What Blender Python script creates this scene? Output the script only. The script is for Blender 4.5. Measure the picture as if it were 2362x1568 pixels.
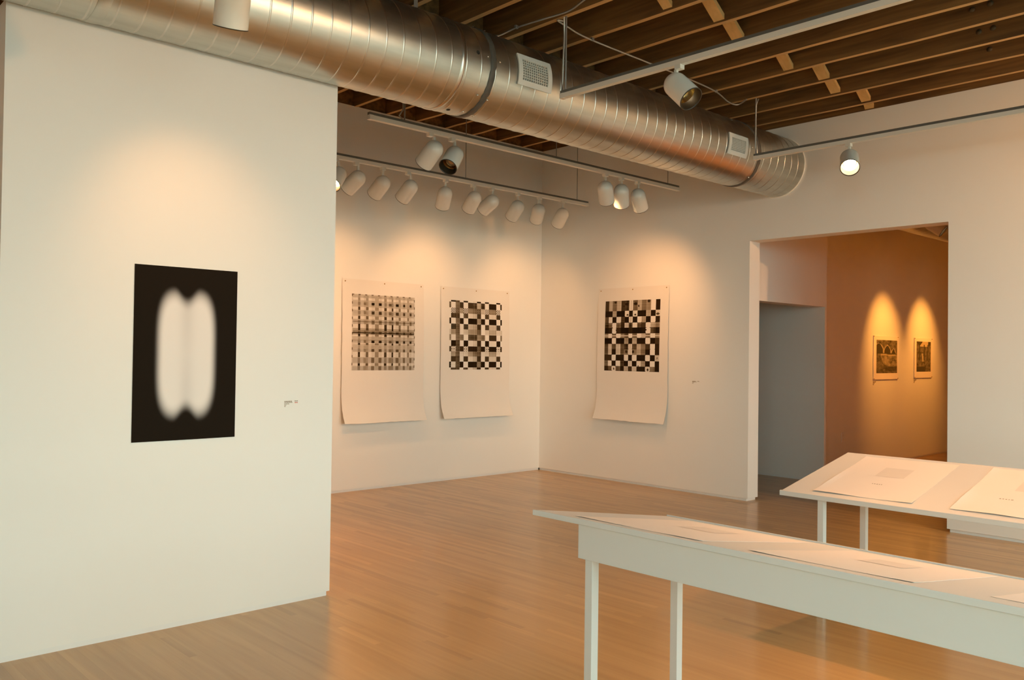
import bpy, bmesh, math, random
import numpy as np
from mathutils import Vector, Matrix, noise

for _o in list(bpy.data.objects):
    bpy.data.objects.remove(_o, do_unlink=True)
SC = bpy.context.scene
COL = SC.collection

# ------------------------------------------------------------------ camera
cam_d = bpy.data.cameras.new('camera')
cam_d.sensor_fit = 'HORIZONTAL'
cam_d.sensor_width = 36.0
cam_d.lens = 30.269
cam_d.clip_start = 0.05
cam = bpy.data.objects.new('camera', cam_d)
COL.objects.link(cam)
CAM_R = ((0.72961329, -0.6837288, 0.01339284),      # right
         (-0.02066386, -0.00246689, 0.99978344),    # up
         (0.68354769, 0.72973203, 0.01592835))      # forward
cam.matrix_world = Matrix(((CAM_R[0][0], CAM_R[1][0], -CAM_R[2][0], 0.0),
                           (CAM_R[0][1], CAM_R[1][1], -CAM_R[2][1], 0.0),
                           (CAM_R[0][2], CAM_R[1][2], -CAM_R[2][2], 1.4),
                           (0, 0, 0, 1)))
SC.camera = cam

# ------------------------------------------------------------------ sky, daylight, exposure
SKY = 6.3
world = bpy.data.worlds.new('overcast_sky')
SC.world = world
world.use_nodes = True
_bg = world.node_tree.nodes['Background']
_bg.inputs['Color'].default_value = (0.79, 1.09, 1.05, 1)
_bg.inputs['Strength'].default_value = SKY
SC.view_settings.view_transform = 'Standard'
SC.view_settings.look = 'None'
SC.view_settings.gamma = 1.0
SC.view_settings.use_curve_mapping = False
SC.view_settings.exposure = 0.06
SC.cycles.max_bounces = 5
SC.cycles.diffuse_bounces = 4
SC.cycles.glossy_bounces = 3
SC.cycles.transmission_bounces = 2
SC.cycles.adaptive_threshold = 0.03
SC.cycles.caustics_reflective = False
SC.cycles.caustics_refractive = False
SC.cycles.sample_clamp_indirect = 6.0
# lamp power in W by where the lamps hang; fill keys are added lamps
PW = {'rear': 0.62, 'd0': 5.0, 'rearfill': 0.6, 'e1': 2.6, 'c1': 2.6, 'cluster': 0.72, 'glow': 6.0, 'part': 0.52, 'partfill': 1.8, 'table': 0.9, 'table2': 2.2, 'fillr': 4.2, 'filll': 6.0, 'next': 0.65, 'nextfill': 14.0}
LAMP = (1.0, 0.47, 0.18)          # halogen lamp colour
LAMP_NEXT = (1.0, 0.38, 0.06)     # dimmed lamps of the next gallery

# window openings in the front wall: (u0, u1, z0, z1)
V_FRONT = -3.0
WINDOWS = [(0.4, 2.8, 0.35, 3.05), (3.2, 6.4, 0.35, 3.05)]
# and one added in the left end wall for light from that side: (v0, v1, z0, z1)
U_LEFT = -2.5
ADDED_SIDE_WINDOW = (-2.4, 0.0, 0.35, 3.2)
for (a, b, z0, z1) in WINDOWS:      # light portals: they only guide the sampling of the sky
    ld = bpy.data.lights.new('window_portal', 'AREA')
    ld.shape = 'RECTANGLE'; ld.size = b - a; ld.size_y = z1 - z0
    ld.cycles.is_portal = True
    lo = bpy.data.objects.new('window_portal', ld)
    COL.objects.link(lo)
    lo.location = ((a + b) / 2, V_FRONT - 0.06, (z0 + z1) / 2)
    lo.rotation_euler = (math.pi / 2, 0, 0)   # -Z of the lamp points to +Y

ld = bpy.data.lights.new('window_portal', 'AREA')
ld.shape = 'RECTANGLE'; ld.size = ADDED_SIDE_WINDOW[3] - ADDED_SIDE_WINDOW[2]; ld.size_y = ADDED_SIDE_WINDOW[1] - ADDED_SIDE_WINDOW[0]
ld.cycles.is_portal = True
lo = bpy.data.objects.new('window_portal', ld)
COL.objects.link(lo)
lo.location = (U_LEFT - 0.06, (ADDED_SIDE_WINDOW[0] + ADDED_SIDE_WINDOW[1]) / 2, (ADDED_SIDE_WINDOW[2] + ADDED_SIDE_WINDOW[3]) / 2)
lo.rotation_euler = (0, -math.pi / 2, 0)      # -Z of the lamp points to +X

# ------------------------------------------------------------------ helpers
def obj(name, me, mat=None, parent=None):
    o = bpy.data.objects.new(name, me)
    COL.objects.link(o)
    if mat is not None:
        for m in (mat if isinstance(mat, (list, tuple)) else [mat]):
            me.materials.append(m)
    if parent is not None:
        o.parent = parent
    return o

def empty(name, loc=(0, 0, 0)):
    o = bpy.data.objects.new(name, None)
    COL.objects.link(o); o.location = loc
    o.empty_display_size = 0.1
    return o

def tag(o, label=None, cat=None, group=None, kind=None):
    if label: o['label'] = label
    if cat: o['category'] = cat
    if group: o['group'] = group
    if kind: o['kind'] = kind
    return o

class MB:
    """collects shapes into one mesh"""
    def __init__(self): self.v = []; self.f = []; self.m = []
    def add(self, vs, fs, mi=0):
        n = len(self.v); self.v += [tuple(p) for p in vs]
        self.f += [tuple(n + i for i in f) for f in fs]; self.m += [mi] * len(fs)
    def box(self, a, b, mi=0, bottom_mi=None):
        x0, y0, z0 = a; x1, y1, z1 = b
        vs = [(x0, y0, z0), (x1, y0, z0), (x1, y1, z0), (x0, y1, z0), (x0, y0, z1), (x1, y0, z1), (x1, y1, z1), (x0, y1, z1)]
        self.add(vs, [(3, 2, 1, 0)], mi if bottom_mi is None else bottom_mi)
        n = len(self.v) - 8
        for f in ((4, 5, 6, 7), (0, 1, 5, 4), (1, 2, 6, 5), (2, 3, 7, 6), (3, 0, 4, 7)):
            self.f.append(tuple(n + i for i in f)); self.m.append(mi)
    def tube(self, pts, r, seg=8, mi=0, cap=True):
        pts = [Vector(p) for p in pts]; rings = []
        up = Vector((0, 0, 1))
        for i, p in enumerate(pts):
            d = (pts[min(i + 1, len(pts) - 1)] - pts[max(i - 1, 0)])
            d = d.normalized() if d.length else Vector((0, 0, 1))
            a = d.cross(up if abs(d.z) < 0.95 else Vector((1, 0, 0))).normalized(); b = d.cross(a)
            rings.append([p + (a * math.cos(t) + b * math.sin(t)) * r for t in [2 * math.pi * k / seg for k in range(seg)]])
        vs = [q for ring in rings for q in ring]; fs = []
        for i in range(len(pts) - 1):
            for k in range(seg):
                fs.append((i * seg + k, i * seg + (k + 1) % seg, (i + 1) * seg + (k + 1) % seg, (i + 1) * seg + k))
        if cap:
            fs.append(tuple(range(seg))); fs.append(tuple((len(pts) - 1) * seg + k for k in reversed(range(seg))))
        self.add(vs, fs, mi)
    def lathe(self, prof, seg=32, mi=0):
        """profile [(r, z)] turned about local Z"""
        vs = []; fs = []; idx = []
        for (r, z) in prof:
            if r < 1e-6:
                idx.append([len(vs)]); vs.append((0, 0, z))
            else:
                idx.append(list(range(len(vs), len(vs) + seg)))
                vs += [(r * math.cos(2 * math.pi * k / seg), r * math.sin(2 * math.pi * k / seg), z) for k in range(seg)]
        for A, B in zip(idx, idx[1:]):
            for k in range(seg):
                k2 = (k + 1) % seg
                if len(A) == 1 and len(B) == 1: continue
                if len(A) == 1: fs.append((A[0], B[k], B[k2]))
                elif len(B) == 1: fs.append((A[k], B[0], A[k2]))
                else: fs.append((A[k], B[k], B[k2], A[k2]))
        self.add(vs, fs, mi)
    def mesh(self, name, smooth=False):
        me = bpy.data.meshes.new(name)
        me.from_pydata(self.v, [], self.f); me.update()
        if any(self.m): me.polygons.foreach_set('material_index', self.m)
        if smooth: me.polygons.foreach_set('use_smooth', [True] * len(self.f))
        return me
    def build(self, name, mat, parent=None, smooth=False, bevel=0.0, fix=False):
        me = self.mesh(name, smooth)
        if fix:
            bm = bmesh.new(); bm.from_mesh(me); bmesh.ops.recalc_face_normals(bm, faces=bm.faces); bm.to_mesh(me); bm.free()
        o = obj(name, me, mat, parent)
        if bevel:
            md = o.modifiers.new('edge', 'BEVEL'); md.width = bevel; md.segments = 2; md.limit_method = 'ANGLE'
        return o

def box_obj(name, a, b, mat, parent=None, bevel=0.0):
    m = MB(); m.box(a, b); return m.build(name, mat, parent, bevel=bevel)

def nodes(name):
    m = bpy.data.materials.new(name); m.use_nodes = True
    nt = m.node_tree; return m, nt, nt.nodes['Principled BSDF']

def N(nt, kind, **kw):
    n = nt.nodes.new(kind)
    for k, v in kw.items():
        if k in n.inputs: n.inputs[k].default_value = v
        else: setattr(n, k, v)
    return n

def simple(name, col, rough=0.6, metal=0.0, bump=0.0, bscale=200.0, spec=0.5, var=0.0, vscale=3.0):
    m, nt, p = nodes(name)
    p.inputs['Base Color'].default_value = (*col, 1); p.inputs['Roughness'].default_value = rough
    p.inputs['Metallic'].default_value = metal; p.inputs['Specular IOR Level'].default_value = spec
    tc = N(nt, 'ShaderNodeTexCoord')
    if var:
        nz = N(nt, 'ShaderNodeTexNoise', Scale=vscale, Detail=1.0)
        nt.links.new(tc.outputs['Object'], nz.inputs['Vector'])
        mx = N(nt, 'ShaderNodeMix', data_type='RGBA')
        mx.inputs['A'].default_value = (*[c * (1 - var) for c in col], 1); mx.inputs['B'].default_value = (*[min(1, c * (1 + var)) for c in col], 1)
        nt.links.new(nz.outputs['Fac'], mx.inputs['Factor']); nt.links.new(mx.outputs['Result'], p.inputs['Base Color'])
    if bump:
        nb = N(nt, 'ShaderNodeTexNoise', Scale=bscale, Detail=4.0)
        nt.links.new(tc.outputs['Object'], nb.inputs['Vector'])
        b = N(nt, 'ShaderNodeBump', Strength=bump, Distance=0.002)
        nt.links.new(nb.outputs['Fac'], b.inputs['Height']); nt.links.new(b.outputs['Normal'], p.inputs['Normal'])
    return m

def wood(name, dark, light, along=1, rough=0.7, grain=26.0, island=0.0, coat=0.0, stretch=0.05, bump=0.15):
    """grain stretched along one axis; tone changes from piece to piece"""
    m, nt, p = nodes(name)
    tc = N(nt, 'ShaderNodeTexCoord'); geo = N(nt, 'ShaderNodeNewGeometry')
    mp = N(nt, 'ShaderNodeMapping')
    s = [1.0, 1.0, 1.0]; s[along] = stretch
    mp.inputs['Scale'].default_value = s
    off = N(nt, 'ShaderNodeVectorMath', operation='SCALE'); off.inputs['Scale'].default_value = 40.0
    cmb = N(nt, 'ShaderNodeCombineXYZ')
    for i in range(3): nt.links.new(geo.outputs['Random Per Island'], cmb.inputs[i])
    nt.links.new(cmb.outputs[0], off.inputs[0])
    add = N(nt, 'ShaderNodeVectorMath', operation='ADD')
    nt.links.new(tc.outputs['Object'], mp.inputs['Vector']); nt.links.new(mp.outputs[0], add.inputs[0]); nt.links.new(off.outputs[0], add.inputs[1])
    n1 = N(nt, 'ShaderNodeTexNoise', Scale=grain, Detail=4.0, Distortion=0.6)
    nt.links.new(add.outputs[0], n1.inputs['Vector'])
    n2 = N(nt, 'ShaderNodeTexNoise', Scale=grain * 0.18, Detail=2.0, Distortion=1.5)
    nt.links.new(add.outputs[0], n2.inputs['Vector'])
    mi = N(nt, 'ShaderNodeMath', operation='MULTIPLY_ADD'); mi.inputs[1].default_value = 0.55
    nt.links.new(n1.outputs['Fac'], mi.inputs[0])
    m2 = N(nt, 'ShaderNodeMath', operation='MULTIPLY'); m2.inputs[1].default_value = 0.45
    nt.links.new(n2.outputs['Fac'], m2.inputs[0]); nt.links.new(m2.outputs[0], mi.inputs[2])
    cr = N(nt, 'ShaderNodeValToRGB')
    cr.color_ramp.elements[0].position = 0.32; cr.color_ramp.elements[0].color = (*dark, 1)
    cr.color_ramp.elements[1].position = 0.68; cr.color_ramp.elements[1].color = (*light, 1)
    nt.links.new(mi.outputs[0], cr.inputs['Fac'])
    hv = N(nt, 'ShaderNodeHueSaturation')
    if island:
        mr = N(nt, 'ShaderNodeMapRange'); mr.inputs['To Min'].default_value = 1 - island; mr.inputs['To Max'].default_value = 1 + island
        nt.links.new(geo.outputs['Random Per Island'], mr.inputs['Value']); nt.links.new(mr.outputs['Result'], hv.inputs['Value'])
    nt.links.new(cr.outputs['Color'], hv.inputs['Color']); nt.links.new(hv.outputs['Color'], p.inputs['Base Color'])
    p.inputs['Roughness'].default_value = rough
    if coat:
        p.inputs['Coat Weight'].default_value = coat; p.inputs['Coat Roughness'].default_value = 0.12
    if bump:
        b = N(nt, 'ShaderNodeBump', Strength=bump, Distance=0.003)
        nt.links.new(n1.outputs['Fac'], b.inputs['Height']); nt.links.new(b.outputs['Normal'], p.inputs['Normal'])
    return m

def ink_mat(name):
    """flat print: reads the colour laid down on the sheet's own grid"""
    m, nt, p = nodes(name)
    a = N(nt, 'ShaderNodeVertexColor', layer_name='ink')
    nt.links.new(a.outputs['Color'], p.inputs['Base Color']); p.inputs['Roughness'].default_value = 0.8
    p.inputs['Specular IOR Level'].default_value = 0.04
    return m

WALL = simple('wall_paint', (0.88, 0.862, 0.815), 0.75, spec=0.25, var=0.012, vscale=1.5)
PLINTH = simple('plinth_paint', (0.86, 0.85, 0.82), 0.6, spec=0.3, var=0.03, vscale=8.0)
TABLE = simple('table_paint', (0.74, 0.725, 0.69), 0.5, spec=0.35, var=0.015, vscale=4.0)
PAPER = simple('rag_paper', (0.84, 0.80, 0.74), 0.85, bump=0.15, bscale=260.0, spec=0.1, var=0.01, vscale=6.0)
PAPER2 = simple('laid_paper', (0.93, 0.84, 0.76), 0.85, bump=0.12, bscale=260.0, spec=0.1, var=0.01, vscale=6.0)
LAMPWHITE = simple('lamp_enamel', (0.80, 0.78, 0.71), 0.22, spec=0.5, var=0.01)
TRACKWHITE = simple('track_enamel', (0.80, 0.77, 0.70), 0.35, spec=0.5, var=0.02)
STRUT = simple('zinc_strut', (0.17, 0.165, 0.15), 0.45, 0.35, var=0.12, vscale=20.0)
RODMAT = simple('steel_rod', (0.42, 0.41, 0.39), 0.4, 0.8, var=0.1, vscale=30.0)
CABLE = simple('armoured_cable', (0.55, 0.53, 0.49), 0.35, 0.7, bump=0.4, bscale=300.0)
BAFFLE = simple('black_baffle', (0.035, 0.024, 0.014), 0.35, var=0.2, vscale=30.0)
REFLECTOR = simple('lamp_reflector', (0.55, 0.36, 0.14), 0.22, 1.0, var=0.1, vscale=40.0)
GRILLE = simple('register_enamel', (0.88, 0.86, 0.80), 0.35, var=0.02)
MASTIC = simple('duct_mastic', (0.10, 0.09, 0.075), 0.55, bump=0.5, bscale=60.0, var=0.25, vscale=25.0)
PIN = simple('brass_pin', (0.50, 0.27, 0.06), 0.35, 0.9, var=0.1)
INKGREY = simple('caption_ink', (0.30, 0.23, 0.15), 0.8, var=0.1, vscale=50.0)
REDDOT = simple('red_sticker', (0.60, 0.10, 0.05), 0.6, var=0.05)
FAINT = simple('faint_plate_tone', (0.82, 0.74, 0.66), 0.85, var=0.04, vscale=12.0)
THROAT = simple('register_throat', (0.24, 0.225, 0.19), 0.5, 0.3, var=0.25, vscale=14.0)
DARKHOLE = simple('duct_cavity', (0.02, 0.018, 0.014), 0.8, var=0.1)
BOLT = simple('old_bolt', (0.10, 0.065, 0.03), 0.6, 0.4, var=0.2, vscale=60.0)
PAVE = simple('pavement', (0.30, 0.29, 0.27), 0.9, bump=0.3, bscale=30.0, var=0.15, vscale=2.0)
ALU = simple('window_aluminium', (0.45, 0.45, 0.44), 0.4, 0.7, var=0.05)
INK = ink_mat('print_ink')
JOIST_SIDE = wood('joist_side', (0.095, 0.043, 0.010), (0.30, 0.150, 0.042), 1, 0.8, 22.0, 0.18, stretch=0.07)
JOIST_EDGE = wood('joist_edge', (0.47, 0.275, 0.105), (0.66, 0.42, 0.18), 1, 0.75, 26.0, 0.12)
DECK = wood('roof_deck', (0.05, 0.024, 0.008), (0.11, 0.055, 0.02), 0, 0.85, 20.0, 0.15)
BRIDGE = wood('bridging_pine', (0.62, 0.38, 0.14), (0.80, 0.52, 0.22), 0, 0.75, 24.0, 0.10)
MAPLE = wood('maple_strip', (0.46, 0.252, 0.080), (0.585, 0.345, 0.125), 1, 0.36, 24.0, 0.13, coat=0.42, stretch=0.045, bump=0.0)
SUBFLOOR = simple('subfloor', (0.10, 0.055, 0.025), 0.9, var=0.1)

def galvanised():
    m, nt, p = nodes('galvanised_steel')
    p.inputs['Metallic'].default_value = 1.0
    tc = N(nt, 'ShaderNodeTexCoord')
    mp = N(nt, 'ShaderNodeMapping'); mp.inputs['Scale'].default_value = (0.6, 6.0, 6.0)
    nt.links.new(tc.outputs['Object'], mp.inputs['Vector'])
    n1 = N(nt, 'ShaderNodeTexNoise', Scale=3.0, Detail=6.0); nt.links.new(mp.outputs[0], n1.inputs['Vector'])
    mp2 = N(nt, 'ShaderNodeMapping'); mp2.inputs['Scale'].default_value = (1, 1, 1)
    nt.links.new(tc.outputs['Object'], mp2.inputs['Vector'])
    n2 = N(nt, 'ShaderNodeTexNoise', Scale=120.0, Detail=3.0); nt.links.new(mp2.outputs[0], n2.inputs['Vector'])
    cr = N(nt, 'ShaderNodeValToRGB')
    cr.color_ramp.elements[0].position = 0.3; cr.color_ramp.elements[0].color = (0.52, 0.525, 0.47, 1)
    cr.color_ramp.elements[1].position = 0.75; cr.color_ramp.elements[1].color = (0.66, 0.665, 0.605, 1)
    nt.links.new(n1.outputs['Fac'], cr.inputs['Fac']); nt.links.new(cr.outputs['Color'], p.inputs['Base Color'])
    mr = N(nt, 'ShaderNodeMapRange'); mr.inputs['To Min'].default_value = 0.28; mr.inputs['To Max'].default_value = 0.42
    nt.links.new(n2.outputs['Fac'], mr.inputs['Value']); nt.links.new(mr.outputs['Result'], p.inputs['Roughness'])
    b = N(nt, 'ShaderNodeBump', Strength=0.06, Distance=0.002)
    nt.links.new(n2.outputs['Fac'], b.inputs['Height']); nt.links.new(b.outputs['Normal'], p.inputs['Normal'])
    return m
GALV = galvanised()
GALV2 = simple('seam_steel', (0.66, 0.64, 0.58), 0.3, 1.0, var=0.06, vscale=20.0)

def glow(name, col, strength):
    m, nt, p = nodes(name)
    p.inputs['Base Color'].default_value = (0.9, 0.8, 0.6, 1)
    p.inputs['Emission Color'].default_value = (*col, 1); p.inputs['Emission Strength'].default_value = strength
    return m
BULB_ON = glow('lamp_face_lit', (1.0, 0.74, 0.42), 22.0)
BULB_OFF = simple('lamp_face', (0.5, 0.42, 0.3), 0.15, 0.5, var=0.05)

# ------------------------------------------------------------------ the setting
VP, VPB = 4.33, 4.47              # partition faces
VL = 7.392                        # back wall
UW = 7.397                        # right wall
UWB = 7.58                        # its back face
ZR, ZL = 3.577, 3.866             # joist undersides of the two bays
JD = 0.286
TOE = 0.026

# floor: subfloor slab plus maple strips
floor = box_obj('floor', (-2.7, -3.2, -0.08), (14.7, 8.3, -0.0185), SUBFLOOR)
tag(floor, 'pale maple strip floor of the gallery', kind='structure')
def vis(P):
    d = Vector(P) - Vector((0, 0, 1.4)); z = d.dot(Vector(CAM_R[2]))
    if z < 0.3: return None
    return d.dot(Vector(CAM_R[0])) / z, d.dot(Vector(CAM_R[1])) / z, z
rnd = random.Random(11)
BW = 0.0385
boards = []
nb = int((14.6 + 2.6) / BW)
for i in range(nb):
    u0 = -2.6 + i * BW
    vmax = VL + 0.5 if u0 < UWB + 0.3 else 8.2
    v = -3.1 - rnd.random() * 0.9
    while v < vmax:
        L = rnd.choice((0.35, 0.5, 0.6, 0.75, 0.9, 1.1, 1.3)) * rnd.uniform(0.9, 1.1)
        a, b = max(v, -3.1), min(v + L, vmax)
        if b - a > 0.02: boards.append((u0, a, b))
        v += L
def score(bd):
    u0, a, b = bd; c = (u0 + BW / 2, (a + b) / 2, 0)
    best = 0
    for vv in (a, c[1], b):
        q = vis((c[0], vv, 0))
        if q and abs(q[0]) < 0.595 and abs(q[1]) < 0.395:
            if c[0] < 2.66 and vv > VP: continue          # behind the partition
            best = max(best, (b - a) * BW * 1.4 / q[2] ** 3)
    return best
scored = sorted(boards, key=score, reverse=True)
own = set(scored[:300])
rest = MB()
for bd in boards:
    u0, a, b = bd
    if bd in own:
        m = MB(); m.box((u0 + 0.00008, a + 0.0001, -0.018), (u0 + BW - 0.00008, b - 0.0001, 0.0))
        m.build('floor_board', MAPLE, floor)
    else:
        rest.box((u0 + 0.00008, a + 0.0001, -0.018), (u0 + BW - 0.00008, b - 0.0001, 0.0))
tag(rest.build('floor_boards', MAPLE, floor), kind='stuff')

def wall(name, boxes, label, mat=WALL):
    m = MB()
    for a, b in boxes: m.box(a, b)
    o = m.build(name, mat); return tag(o, label, kind='structure')
def plinth(name, boxes, label):
    m = MB()
    for a, b in boxes: m.box(a, b)
    return tag(m.build(name, PLINTH), label, kind='structure')

part = wall('wall_partition', [((0.945, VP, TOE), (2.645, VPB, 2.95))], 'white free-standing partition wall carrying the black print')
plinth('baseboard_partition', [((0.96, VP + 0.006, 0), (2.628, VPB - 0.012, TOE))], 'recessed white plinth under the partition wall')
wall('wall_back', [((-2.5, VL, TOE), (UWB, VL + 0.15, ZL))], 'white back wall with two large patterned prints')
plinth('baseboard_back', [((-2.5, VL + 0.01, 0), (UW, VL + 0.14, TOE))], 'narrow plinth at the foot of the back wall')
OV0, OV1, OZ = 2.695, 4.53, 2.528      # opening in the right wall
wall('wall_right', [((UW, OV1, TOE), (UWB, VL + 0.15, ZL)), ((UW, OV0, OZ), (UWB, OV1, ZR)), ((UW, -3.15, TOE), (UWB, OV0, ZR))],
     'white right wall with a wide opening to the next gallery')
plinth('baseboard_right', [((UW + 0.012, OV1 + 0.02, 0), (UWB - 0.012, VL, TOE)), ((UW + 0.012, -3.1, 0), (UWB - 0.012, OV0 - 0.02, TOE))], 'narrow plinth at the foot of the right wall')
# wall with windows behind the camera
fw = []
us = [-2.65] + [x for w in WINDOWS for x in w[:2]] + [UWB]
for i in range(0, len(us), 2): fw.append(((us[i], V_FRONT - 0.15, 0), (us[i + 1], V_FRONT, ZR)))
for (a, b, z0, z1) in WINDOWS:
    fw.append(((a, V_FRONT - 0.15, 0), (b, V_FRONT, z0))); fw.append(((a, V_FRONT - 0.15, z1), (b, V_FRONT, ZR)))
wall('wall_front', fw, 'white street wall with two large windows')
_a, _b, _c, _d = ADDED_SIDE_WINDOW
wall('wall_left', [((-2.65, -3.15, 0), (U_LEFT, _a, ZR + JD)), ((-2.65, _b, 0), (U_LEFT, VL + 0.15, ZL + JD)), ((-2.65, _a, 0), (U_LEFT, _b, _c)), ((-2.65, _a, _d), (U_LEFT, _b, ZR + JD))], 'white left end wall of the gallery with an added wide window')
m = MB()
for q in (_a, _b - 0.05, (_a + _b) / 2 - 0.025): m.box((U_LEFT - 0.10, q, _c), (U_LEFT - 0.05, q + 0.05, _d))
for q in (_c, _d - 0.05, _c + 1.9): m.box((U_LEFT - 0.10, _a, q), (U_LEFT - 0.05, _b, q + 0.05))
tag(m.build('window_3', ALU), 'added, unseen wide aluminium-framed window in the left end wall', kind='structure')  # added window out of view, brings daylight onto the faces turned left
tag(box_obj('ground_side', (-30, V_FRONT - 0.16, -0.2), (-2.72, 30, -0.09), PAVE), 'grey pavement outside the added side window', kind='structure')
for i, (a, b, z0, z1) in enumerate(WINDOWS):
    m = MB(); y0, y1 = V_FRONT - 0.10, V_FRONT - 0.05
    for q in (a, b - 0.05, (a + b) / 2 - 0.025): m.box((q, y0, z0), (q + 0.05, y1, z1))
    for q in (z0, z1 - 0.05, z0 + 1.9): m.box((a, y0, q), (b, y1, q + 0.05))
    tag(m.build('window_%d' % (i + 1), ALU), 'tall aluminium-framed street window', kind='structure')
tag(box_obj('ground', (-30, -40, -0.2), (40, V_FRONT - 0.16, -0.09), PAVE), 'grey pavement outside the windows', kind='structure')

# next gallery and its side corridor
UE, VH = 9.205, 4.672
wall('wall_header', [((UWB, VH, 1.974), (UE, VH + 0.172, 3.6))], 'white wall over a low doorway in the next gallery')
wall('wall_corridor', [((UE, VH, TOE), (UE + 0.04, 8.2, 3.6))], 'shaded white wall inside the low doorway')
plinth('baseboard_corridor', [((UE + 0.008, VH + 0.01, 0), (UE + 0.032, 8.2, TOE))], 'plinth at the foot of the shaded doorway wall')
wall('wall_next', [((UE + 0.04, 4.996, TOE), (14.6, 5.15, 3.6))], 'wall of the next gallery with two small dark prints')
plinth('baseboard_next', [((UE + 0.04, 5.006, 0), (14.6, 5.14, TOE))], 'plinth of the next gallery wall')
wall('wall_next_end', [((14.5, -3.15, 0), (14.65, 5.1, 3.6)), ((UWB, -3.15, 0), (14.6, -3.0, 3.6))], 'end wall of the next gallery')
wall('wall_corridor_end', [((UWB - 0.1, 8.15, 0), (9.4, 8.3, 3.6)), ((UWB - 0.12, VL + 0.15, 0), (UWB, 8.2, 3.6))], 'end wall of the side corridor')
tag(box_obj('ceiling_next', (UWB, -3.15, 3.6), (14.65, 8.3, 3.7), DECK), 'dark ceiling of the next gallery', kind='structure')

# timber ceilings: deck, joists, bridging
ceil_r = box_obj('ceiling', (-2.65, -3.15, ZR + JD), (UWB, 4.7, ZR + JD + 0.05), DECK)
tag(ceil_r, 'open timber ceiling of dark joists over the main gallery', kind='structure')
def joist(u1, v0, v1, zb, parent, seed, t=0.04):
    """slightly uneven old plank on edge; its planed underside is lighter"""
    r = random.Random(seed); n = 14; vs = []; fs = []; mi = []
    for i in range(n + 1):
        v = v0 + (v1 - v0) * i / n
        w = r.uniform(-0.003, 0.003); dz = r.uniform(-0.004, 0.003)
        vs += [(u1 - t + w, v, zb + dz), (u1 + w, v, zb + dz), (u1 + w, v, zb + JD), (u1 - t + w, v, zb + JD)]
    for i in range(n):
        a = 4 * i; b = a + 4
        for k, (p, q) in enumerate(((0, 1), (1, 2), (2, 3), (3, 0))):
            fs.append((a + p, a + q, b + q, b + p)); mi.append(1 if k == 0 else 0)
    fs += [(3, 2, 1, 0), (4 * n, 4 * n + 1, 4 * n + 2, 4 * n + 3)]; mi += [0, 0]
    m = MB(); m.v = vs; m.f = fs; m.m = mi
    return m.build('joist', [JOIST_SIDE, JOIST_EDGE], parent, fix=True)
JR = [7.21 - 0.398 * k for k in range(25)]
JRO = []
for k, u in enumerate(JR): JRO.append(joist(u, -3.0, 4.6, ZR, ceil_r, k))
joist(UW + 0.045, -3.0, 4.6, ZR + 0.002, ceil_r, 99)
box_obj('header_beam', (-2.5, 4.6, ZR), (UWB, 4.75, ZL + JD), JOIST_SIDE, ceil_r)
# diagonal bridging: from the top of the near joist down to the foot of the far one
BR = {0: (3.244, 3.325), 1: (3.318, 3.40), 2: (3.211, 3.30), 3: (3.30, 3.38), 5: (3.23, 3.32), 6: (3.13, 3.21), 7: (3.25, 3.32), 8: (3.14, 3.22)}
BR[-1] = (3.32, 3.40)
for k, (a, b) in BR.items():
    u1 = (JR[k] if k >= 0 else UW + 0.045) - 0.04
    u0 = JR[k + 1]
    m = MB(); t = 0.02
    zl, zh = ZR + 0.012, ZR + JD - 0.03
    vs = []
    for (u, z) in ((u0, zh), (u1, zl), (u1, zl + t + 0.015), (u0, zh + t + 0.01)):
        vs += [(u, a, z), (u, b, z)]
    m.add(vs, [(0, 1, 3, 2), (2, 3, 5, 4), (4, 5, 7, 6), (6, 7, 1, 0), (0, 2, 4, 6), (1, 7, 5, 3)])
    m.build('bridging', BRIDGE, ceil_r, fix=True)
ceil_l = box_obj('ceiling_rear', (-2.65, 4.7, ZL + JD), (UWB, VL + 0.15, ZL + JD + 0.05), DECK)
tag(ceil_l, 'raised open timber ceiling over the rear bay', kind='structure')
for k in range(25): joist(7.08 - 0.388 * k, 4.75, VL + 0.02, ZL, ceil_l, 200 + k)
box_obj('rim_board', (-2.5, VL + 0.02, ZL), (UWB, VL + 0.06, ZL + JD), JOIST_SIDE, ceil_l)
box_obj('rim_board', (UW + 0.01, 4.75, ZL), (UWB, VL + 0.02, ZL + JD), JOIST_SIDE, ceil_l)
# bolt heads left in the sides of the near joists
bm_ = MB(); bm_.lathe([(0.0, 0.012), (0.012, 0.010), (0.018, 0.004), (0.020, 0.0)], 12)
bolt_me = bm_.mesh('bolt', True); bolt_me.materials.append(BOLT)
for (k, v, z) in ((3, 2.04, 3.68), (3, 1.93, 3.69), (2, 2.13, 3.665), (2, 2.04, 3.668), (2, 1.93, 3.72), (1, 2.19, 3.66)):
    o = bpy.data.objects.new('bolt', bolt_me); COL.objects.link(o)
    o.parent = ceil_r; o.location = (JR[k] - 0.041, v, z); o.rotation_euler = (0, -math.pi / 2, 0)

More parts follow.
